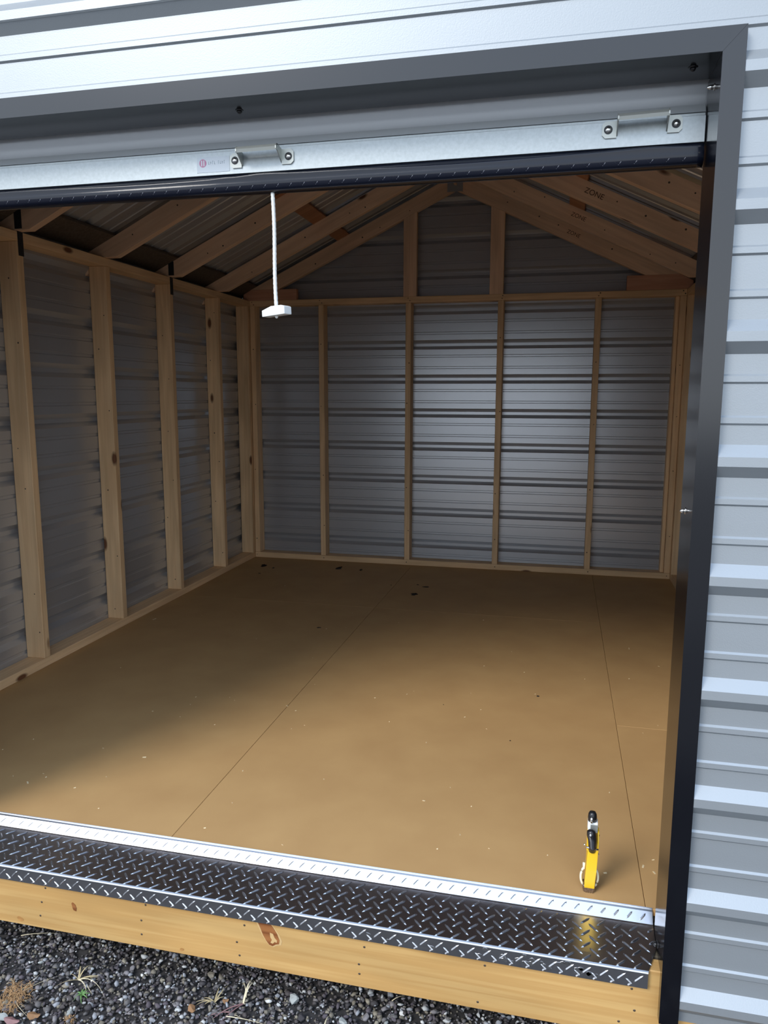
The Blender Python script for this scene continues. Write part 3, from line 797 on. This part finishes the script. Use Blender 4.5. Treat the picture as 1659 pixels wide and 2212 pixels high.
# ------------------------------------------------------------------ tread plate threshold
tp = thing('threshold_plate', 'bright diamond tread plate threshold capping the edge of the doorway', 'threshold', (RX, .07, -.03))
def tadd(name, bm, mat, smooth=False):
    bmesh.ops.translate(bm, verts=bm.verts, vec=-wloc(tp)); return link(name, bm_done(bm, name, mat, smooth), tp)
xa, xb = LX+.001, JX-.001
YL, ZF, ZL = -.010, -.0318, -.0715      # lip plane, top of lip, foot of lip
YT, ZB_ = .132, -.023                    # back of tread
YR = .1555
def strip(path, x0, x1, th=.0016, taper=None):
    """sheet bent along a yz path"""
    bm = bmesh.new(); n = len(path); nor = []
    for i in range(n):
        a = path[max(i-1, 0)]; b = path[min(i+1, n-1)]; dy, dz = b[0]-a[0], b[1]-a[1]; l = math.hypot(dy, dz); nor.append((dz/l, -dy/l))
    g_ = []
    for xx, k in ((x0, 0), (x1, 1)):
        row = []
        for i, (y, z) in enumerate(path):
            xx2 = xx - (taper(y) if (taper and k) else 0)
            row.append((bm.verts.new((xx2, y, z)), bm.verts.new((xx2, y+nor[i][0]*th, z+nor[i][1]*th))))
        g_.append(row)
    for i in range(n-1):
        for q in (0, 1): bm.faces.new((g_[0][i][q], g_[0][i+1][q], g_[1][i+1][q], g_[1][i][q]))
    for r in g_:
        for i in range(n-1): bm.faces.new((r[i][0], r[i+1][0], r[i+1][1], r[i][1]))
    for i in (0, n-1): bm.faces.new((g_[0][i][0], g_[0][i][1], g_[1][i][1], g_[1][i][0]))
    return bm
tap = lambda y: max(0, .024*(1-(y+.01)/.075)) if y < .065 else 0
bmr = strip([(YL, ZL), (YL, ZF-.004), (YL+.0012, ZF-.0012), (YL+.004, ZF+.0002), (.02, ZF+.002), (.065, ZF+.004), (YT-.004, ZB_), (YT, ZB_+.0012), (YR-.004, -.0035), (YR, -.0012), (YR+.0008, .0008), (YR-.0002, .0022)], xa, xb, taper=tap)
tadd('plate', bmr, M['alu'])
# raised bars, alternating direction
def add_bar(bm, c, d, w, nrm, L=.0118, W_=.0024, H=.0013):
    c, d, w, nrm = Vector(c), Vector(d).normalized(), Vector(w).normalized(), Vector(nrm).normalized()
    base = [c-d*L, c-d*L*.55-w*W_, c+d*L*.55-w*W_, c+d*L, c+d*L*.55+w*W_, c-d*L*.55+w*W_]
    top = [c-d*L*.6+nrm*H, c+d*L*.6+nrm*H]
    b = [bm.verts.new(p) for p in base]; t0, t1 = (bm.verts.new(p) for p in top)
    for f in ((b[0], b[1], t0), (b[1], b[2], t1, t0), (b[2], b[3], t1), (b[3], b[4], t1), (b[4], b[5], t0, t1), (b[5], b[0], t0)): bm.faces.new(f)
bm = bmesh.new(); PX, PY = .0358, .0366
def ztread(y): return ZF+.0010 + (ZB_-ZF-.0003)*(max(y, 0)/YT)
for kx in range(-60, 12):
    for ky in range(-4, 3):
        for s, ox, oy in ((-1, 0, 0), (1, -PX/2, -PY/2)):
            x = 2.2305+kx*PX+ox; y = .095+ky*PY+oy
            if y > YT-.001 or y < YL+.006 or x < xa+.006 or x > xb-.005-tap(y): continue
            L_ = min(.0155, (y-YL-.001)*1.4, max(.006, (YT+.004-y)*1.4), (xb-tap(y)-x)*1.35)
            add_bar(bm, (x, y, ztread(y)), (.7, .7*s, .10*.7*s), (-.7*s, .7, .05), (0, 0, 1), L=L_, W_=.0027, H=.0014)
for kx in range(-60, 12):
    for s, ox, z in ((1, .0895, -.0515), (-1, .1070, -.0335), (-1, .1070, -.0660), (1, .0895-PX/2, -.0715+.004)):
        x = 2.2305+kx*PX+ox
        if x < xa+.006 or x > xb-.030: continue
        if z > -.04: continue
        L_ = {-.0515: .0140, -.0660: .0105}.get(z, .005)
        if z == -.0660: z = -.0610
        add_bar(bm, (x, YL-.0001, z), (.7, 0, .7*s), (-.7*s, 0, .7), (0, -1, 0), L=L_, W_=.0025, H=.0014)
# rear bend
ns = Vector((0, -(-.0035-ZB_-.0012), YR-.004-YT)).normalized(); ds = Vector((0, YR-.004-YT, -.0035-ZB_-.0012)).normalized()
for i in range(int((xb-xa)/.0296)):
    x = xa+.012+i*.0296
    add_bar(bm, (x, (YT+YR-.004)/2, (ZB_+.0012-.0035)/2+.0002), ds+Vector((.8, 0, 0)), Vector((1, 0, 0))-ds*.5, ns, L=.011, H=.0009)
tag(tadd('raised_tread_bars', bm, M['alu']), kind='stuff')
# scuffs on the front lip at the right
bm = bmesh.new(); r = random.Random(9)
for i in range(26):
    x = 2.28 - abs(r.gauss(0, .22)); z = ZF-.02+r.uniform(-.011, .011); rr_ = r.uniform(.004, .009)
    if x < 1.6: continue
    n = 9; top, bot = [], []
    for q in range(n):
        a = 2*math.pi*q/n; k = rr_*r.uniform(.6, 1.1); top.append(bm.verts.new((x+k*math.cos(a), YL-.0004, z+k*math.sin(a)*.8))); bot.append(bm.verts.new((x+k*math.cos(a), YL+.0004, z+k*math.sin(a)*.8)))
    bm.faces.new(top); bm.faces.new(bot[::-1])
    for q in range(n): bm.faces.new((top[q], bot[q], bot[(q+1) % n], top[(q+1) % n]))
tag(tadd('scuffed_patches', bm, M['alu_dull']), kind='stuff')

# ------------------------------------------------------------------ hand tool standing on the floor
ht = thing('hand_tool', 'upright yellow hand tool with a black lever and silver bracket, standing on the brown floor', 'tool', (2.258, .189, 0))
def hadd(name, bm, mat, smooth=False): return link(name, bm_done(bm, name, mat, smooth), ht)
# foot: blunt brown metal jaw
bm = bmesh.new(); add_prism(bm, [(-.012, 0), (.010, 0), (.013, .006), (.014, .018), (-.015, .018), (-.015, .007)], 'y', -.006, .020); bevel(bm, .0015)
for k in range(4): add_box(bm, (-.008+k*.005, -.0075, .001), (-.006+k*.005, -.006, .009))
hadd('jaw_foot', bm, M['brownmetal'])
# body: yellow channel, narrower side profile bowed back
bm = bmesh.new()
side = [(-.007, .012), (.017, .012), (.022, .045), (.034, .085), (.048, .120), (.050, .140), (.036, .146), (.014, .128), (.0, .126), (-.006, .110), (-.009, .06)]
def xs(z): return .0012 + .006*z/.12
n = len(side)
A = [bm.verts.new((-.0125+xs(z)-.001, y, z)) for y, z in side]; B = [bm.verts.new((.0105+xs(z), y, z)) for y, z in side]
bm.faces.new(A); bm.faces.new(B[::-1])
for i in range(n): bm.faces.new((A[i], A[(i+1) % n], B[(i+1) % n], B[i]))
bevel(bm, .002, 2); hadd('body', bm, M['yellow'])
# side cheeks beside the lever
for s in (-1, 1):
    bm = bmesh.new(); cx = .004+s*.0118
    add_prism(bm, [(-.006, .108), (.014, .108), (.02, .140), (.012, .156), (.0, .152), (-.006, .135)], 'x', cx-.0018, cx+.0018); bevel(bm, .0008)
    hadd('side_cheek', bm, M['yellow'])
# pale side loops
for s in (-1, 1):
    bm = bmesh.new(); pts = []
    for k in range(13):
        a = math.pi*k/12; pts.append((s*(.0115+.0085*math.sin(a)), .006, .034-.022*math.cos(a)))
    add_tube(bm, pts, .0028, 8); hadd('side_loop', bm, M['cream'], True)
bm = bmesh.new(); add_tube(bm, [(-.013, .008, .052), (-.0135, .008, .068)], .0032, 8); hadd('side_pad', bm, M['cream'], True)
# hinge pin, lever
bm = bmesh.new(); add_tube(bm, [(-.0105, -.0085, .119), (.0165, -.0085, .116)], .0022, 10); hadd('hinge_pin', bm, M['rivet'], True)
bm = bmesh.new(); add_tube(bm, [(.003, -.003, .108), (.003, -.006, .122), (.002, -.009, .140), (-.001, -.012, .155), (-.002, -.012, .163), (-.002, -.011, .167)], [.0085, .0095, .0105, .0108, .0095, .004], 14)
hadd('lever', bm, M['black'], True)
bm = bmesh.new(); add_dome(bm, (-.003, -.0205, .158), .0035, .0025, (0, -1, .3), 10, 3); hadd('lever_rivet', bm, M['rivet'], True)
# silver bracket
bm = bmesh.new(); add_box(bm, (-.009, .004, .150), (.014, .026, .176)); bevel(bm, .002, 2); hadd('bracket', bm, M['white'])
bm = bmesh.new(); add_box(bm, (-.003, .0015, .154), (.0135, .0038, .171)); hadd('bracket_plate', bm, M['steel'])
# black tip with screw
bm = bmesh.new(); add_tube(bm, [(.001, .012, .1765), (.001, .012, .186), (.001, .013, .194), (.001, .014, .199)], [.0100, .0105, .0095, .0065], 16); hadd('tip', bm, M['black'], True)
bm = bmesh.new(); add_tube(bm, [(-.001, .0015, .177), (-.001, .0010, .190)], .0035, 10); hadd('screw', bm, M['rivet'], True)
for p in ((-.0145, .0, .120), (.0165, .0, .099), (.0165, .004, .145)):
    bm = bmesh.new(); add_dome(bm, p, .003, .003, (0, -1, 0), 8, 2); hadd('side_pin', bm, M['rivet'], True)

# ------------------------------------------------------------------ ground
GZ = -.302
gr = thing('ground', 'dark grey crushed gravel ground in front of and beneath the shed', 'ground', (1.5, 0, GZ), kind='structure')
bm = bmesh.new(); add_box(bm, (-30, -1.6, -.3), (30, 30, -.004)); link('soil', bm_done(bm, 'soil', M['soil']), gr)
bm = bmesh.new(); add_box(bm, (-30, -30, -.3), (30, -1.6, -.002)); link('gravel_lot', bm_done(bm, 'gravel_lot', M['lot']), gr)
# low poly stone from a squashed icosahedron
bmi = bmesh.new(); bmesh.ops.create_icosphere(bmi, subdivisions=1, radius=1.0)
IV = np.array([v.co[:] for v in bmi.verts]); IF = np.array([[v.index for v in f.verts] for f in bmi.faces]); bmi.free()
def stones(name, X, Y, R, Z, mat, parent, seed):
    r = np.random.default_rng(seed); n = len(X); nv = len(IV)
    jit = 1 + r.uniform(-.42, .3, (n, nv, 1)); V = IV[None]*jit
    sc = np.stack([r.uniform(.75, 1.35, n), r.uniform(.65, 1.0, n), r.uniform(.45, .8, n)], -1); V = V*sc[:, None, :]
    a = r.uniform(0, 2*np.pi, n); b = r.normal(0, .35, n)
    y_, z_ = V[..., 1]*np.cos(b)[:, None]-V[..., 2]*np.sin(b)[:, None], V[..., 1]*np.sin(b)[:, None]+V[..., 2]*np.cos(b)[:, None]
    x_ = V[..., 0]; X2 = x_*np.cos(a)[:, None]-y_*np.sin(a)[:, None]; Y2 = x_*np.sin(a)[:, None]+y_*np.cos(a)[:, None]
    V = np.stack([X2, Y2, z_], -1)*R[:, None, None] + np.stack([X, Y, Z], -1)[:, None, :]
    F = IF[None] + (np.arange(n)*nv)[:, None, None]
    me = bpy.data.meshes.new(name); me.vertices.add(n*nv); me.vertices.foreach_set('co', V.ravel())
    nf = n*len(IF); me.loops.add(nf*3); me.polygons.add(nf)
    me.loops.foreach_set('vertex_index', F.ravel().astype(np.int32)); me.polygons.foreach_set('loop_start', np.arange(0, nf*3, 3, dtype=np.int32))
    me.update(calc_edges=True); me.validate(); me.materials.append(mat)
    return link(name, me, parent)
r = np.random.default_rng(11)
n = 62000
X = r.uniform(.15, 2.75, n)-1.5; Y = r.uniform(-.95, .62, n); R = np.clip(r.lognormal(math.log(.0043), .38, n), .0018, .0105)
tag(stones('gravel', X, Y, R, R*.3+r.uniform(-.004, .004, n), M['pebble'], gr, 5), kind='stuff')
n = 12000
X = r.uniform(-1.6, 4.6, n)-1.5; Y = r.uniform(-3.4, -.9, n); R = r.uniform(.007, .018, n)
tag(stones('coarse_gravel', X, Y, R, R*.15, M['pebble'], gr, 6), kind='stuff')
# the larger stones, one object each
kinds = []
for k in range(10):
    bm = bmesh.new(); bmesh.ops.create_icosphere(bm, subdivisions=2, radius=1.0); rr_ = random.Random(k)
    ax = [Vector((rr_.uniform(-1, 1), rr_.uniform(-1, 1), rr_.uniform(-1, 1))).normalized() for _ in range(10)]
    for v in bm.verts:      # facet it with random cutting planes
        for a in ax:
            d = v.co.dot(a)
            if d > .58: v.co -= a*(d-.58)
        v.co.x *= 1.15; v.co.y *= .85; v.co.z *= .62
    kinds.append(bm_done(bm, 'pebble', M['pebble']))
kp = [k.copy() for k in kinds[:3]]
for k in kp: k.materials.clear(); k.materials.append(M['pale_stone'])
def pebble(x, y, rad, me=None, zf=.35):
    o = link('pebble', me or random.choice(kinds)); o.scale = (rad, rad, rad); o.rotation_euler = (random.uniform(-.3, .3), random.uniform(-.3, .3), random.uniform(0, 6.28))
    place(o, (x, y, GZ+rad*zf), gr)
rp_ = random.Random(21)
special = [(1.562, .028, .018, kp[0]), (.90, -.185, .017, kp[1]), (1.05, -.135, .012, kp[2]), (.86, .06, .012, None), (1.33, .055, .013, None), (1.36, .02, .012, None), (1.60, -.02, .013, None), (1.75, .02, .013, None), (1.70, -.01, .014, kp[1])]
for a in special: pebble(*a)
for i in range(285):
    x = rp_.uniform(.62, 2.15); y = rp_.uniform(-.24, .10)
    pebble(x, y, rp_.uniform(.0055, .0092), kp[i % 3] if i % 23 == 0 else None)

# ------------------------------------------------------------------ weeds and litter
def blade(bm, p0, ang, L, h, w, bend=.5, n=7, droop=1.0):
    d = Vector((math.cos(ang), math.sin(ang), 0)); s = Vector((-d.y, d.x, 0)); prev = None
    cur = Vector(p0)
    for i in range(n+1):
        t = i/n; ww = w*(1-.85*t)
        p = Vector(p0) + d*L*t + s*(bend*L*t*t) + Vector((0, 0, h*4*t*(1-t*droop)*.6 + .002))
        v = [bm.verts.new(p-s*ww), bm.verts.new(p+Vector((0, 0, ww*.7))), bm.verts.new(p+s*ww)]
        if prev:
            bm.faces.new((prev[0], prev[1], v[1], v[0])); bm.faces.new((prev[1], prev[2], v[2], v[1])); bm.faces.new((prev[2], prev[0], v[0], v[2]))
        prev = v
def tuft(name, label, cat, x, y, mats, specs, group=None):
    t = thing(name, label, cat, (x, y, GZ), group=group)
    by = {}
    for m, args in specs: by.setdefault(m, []).append(args)
    for m, lst in by.items():
        bm = bmesh.new()
        for a in lst: blade(bm, *a)
        link(mats[m], bm_done(bm, mats[m], M[m]), t)
    return t
P = random.Random(5)
deg = math.radians
# dry tuft with long pale blades (left-centre)
tuft('dry_grass_tuft', 'dry grass tuft with long pale blades bending right, on gravel by the pine board', 'grass', 1.005, -.035,
     {'straw': 'stems', 'straw_pale': 'long_blades'},
     [('straw_pale', ((0, 0, 0), deg(5), .10, .02, .0016, -.5)), ('straw_pale', ((0, 0, 0), deg(-22), .075, .014, .002, -.35)), ('straw_pale', ((.03, -.008, 0), deg(-50), .04, .006, .0016, .2)),
      ('straw', ((0, 0, 0), deg(28), .07, .012, .0022, -.2)), ('straw', ((0, 0, 0), deg(22), .062, .01, .0020, -.1)), ('straw', ((0, 0, 0), deg(70), .05, .03, .0022, .1)), ('straw', ((0, 0, 0), deg(215), .06, .01, .0012, .1)),
      ('straw', ((0, 0, 0), deg(160), .04, .01, .0012, .1)), ('straw', ((0, 0, 0), deg(100), .04, .03, .0026, .3))])
sp_ = [('straw_rust', ((P.uniform(-.03, .03), P.uniform(-.045, .04), 0), P.uniform(0, 6.28), P.uniform(.012, .032), P.uniform(.006, .02), .0010, P.uniform(-.6, .6))) for _ in range(330)]
sp_ += [('straw_pale', ((0, 0, 0), deg(a), L, .01, .0012, b)) for a, L, b in ((75, .09, .1), (60, .11, -.1), (120, .07, .2), (250, .06, .2), (-40, .09, .2))]
tuft('dead_weed_clump', 'rust-brown matted clump of dead weed roots at the lower left corner', 'weed', .885, -.125, {'straw_rust': 'matted_roots', 'straw_pale': 'long_blades'}, sp_)
sp_ = [('straw_rust', ((P.uniform(-.008, .008), P.uniform(-.008, .008), 0), P.uniform(0, 6.28), P.uniform(.008, .02), P.uniform(.004, .01), .0009, P.uniform(-.6, .6))) for _ in range(45)]
tuft('dead_weed_clump', 'small rust-brown puff of dead roots on bare gravel, right of the matted clump', 'weed', 1.06, -.15, {'straw_rust': 'matted_roots'}, sp_)
tuft('green_weed', 'small green weed sprout half hidden under pale dry blades', 'weed', 1.045, -.078, {'green': 'leaves'},
     [('green', ((0, 0, 0), deg(a), P.uniform(.014, .026), .012, .0035, .2)) for a in (10, 60, 110, 170, 230, 290, 330)])
tuft('dry_grass_tuft', 'straw-coloured grass stems rising in front of the pine board left of its big knot', 'grass', 1.445, -.01, {'straw_pale': 'stems', 'reddish': 'reddish_stems'},
     [('straw_pale', ((0, 0, 0), deg(85), .07, .05, .0028, .05)), ('straw_pale', ((0, 0, 0), deg(72), .06, .05, .002, .1)), ('straw_pale', ((0, .02, 0), deg(120), .05, .03, .0012, .1)), ('reddish', ((0, 0, 0), deg(225), .09, .012, .0028, .1)),
      ('reddish', ((0, 0, 0), deg(250), .07, .01, .0022, -.1)), ('reddish', ((-.02, -.03, 0), deg(200), .06, .006, .0028, .2)), ('straw_pale', ((-.02, -.035, 0), deg(-20), .035, .006, .0014, .2))])
tuft('dry_grass_tuft', 'olive dry grass sprig lying flat on gravel beside an orange leaf scrap', 'grass', 1.375, -.022, {'straw': 'stems'},
     [('straw', ((0, 0, 0), deg(a), L, .012, .0024, .1)) for a, L in ((190, .05), (200, .045), (170, .035), (95, .05), (75, .06), (215, .03), (40, .03))])
tuft('dry_grass_tuft', 'pale stalk with spread dry leaves at the bottom edge, right of the large pale stone', 'grass', 1.665, -.07, {'straw_pale': 'stalk', 'straw': 'spread_leaves'},
     [('straw_pale', ((0, 0, 0), deg(92), .075, .03, .0026, .0)), ('straw', ((0, 0, 0), deg(130), .06, .012, .003, .1)), ('straw', ((0, 0, 0), deg(20), .05, .012, .0018, .1)), ('straw', ((0, 0, 0), deg(150), .04, .012, .003, .1)), ('straw', ((0, 0, 0), deg(60), .04, .012, .002, .1))])
for (x, y, a, L, lab) in ((1.425, -.062, -4, .105, 'long thin pale straw lying level on gravel near the bottom edge'), (1.80, .075, 35, .035, 'short pale straw leaning against the shadow under the board'),
                          (.76, .06, 15, .10, 'arched dry blade at the far left just below the board'), (.80, -.20, -55, .06, 'pale crooked twig in the lower left corner')):
    bm = bmesh.new(); blade(bm, (0, 0, .004), deg(a), L, .008, .0016, .05)
    o = link('straw', bm_done(bm, 'straw', M['straw_pale'])); o.location = (x, y, GZ+.004); tag(o, lab, 'straw')
def leaf(x, y, L, w, a, lab, mat):
    bm = bmesh.new(); n = 10; top = []; bot = []
    for i in range(n):
        t = 2*math.pi*i/n; px, py = L*math.cos(t), w*math.sin(t)*(1+.3*math.cos(3*t)); z = .004+.003*math.cos(2*t)
        top.append(bm.verts.new((px, py, z+.0008))); bot.append(bm.verts.new((px, py, z)))
    ct = bm.verts.new((0, 0, .0075)); cb = bm.verts.new((0, 0, .0065))
    for i in range(n):
        bm.faces.new((top[i], top[(i+1) % n], ct)); bm.faces.new((bot[(i+1) % n], bot[i], cb)); bm.faces.new((top[i], bot[i], bot[(i+1) % n], top[(i+1) % n]))
    o = link('leaf_scrap', bm_done(bm, 'leaf_scrap', M[mat])); o.location = (x, y, GZ+.006); o.rotation_euler = (.2, .1, a); tag(o, lab, 'leaf')
leaf(1.402, -.018, .008, .006, .5, 'bright orange leaf scrap beside the olive dry sprig', 'leaf')
leaf(1.335, -.06, .013, .008, -.7, 'tan orange leaf scrap on gravel below the dry sprig', 'leaf')
leaf(.975, -.165, .016, .009, .2, 'rusty orange leaf scrap in the lower left weeds', 'leaf')
leaf(.935, -.19, .02, .008, .1, 'reddish curled leaf scrap at the lower left edge', 'reddish')
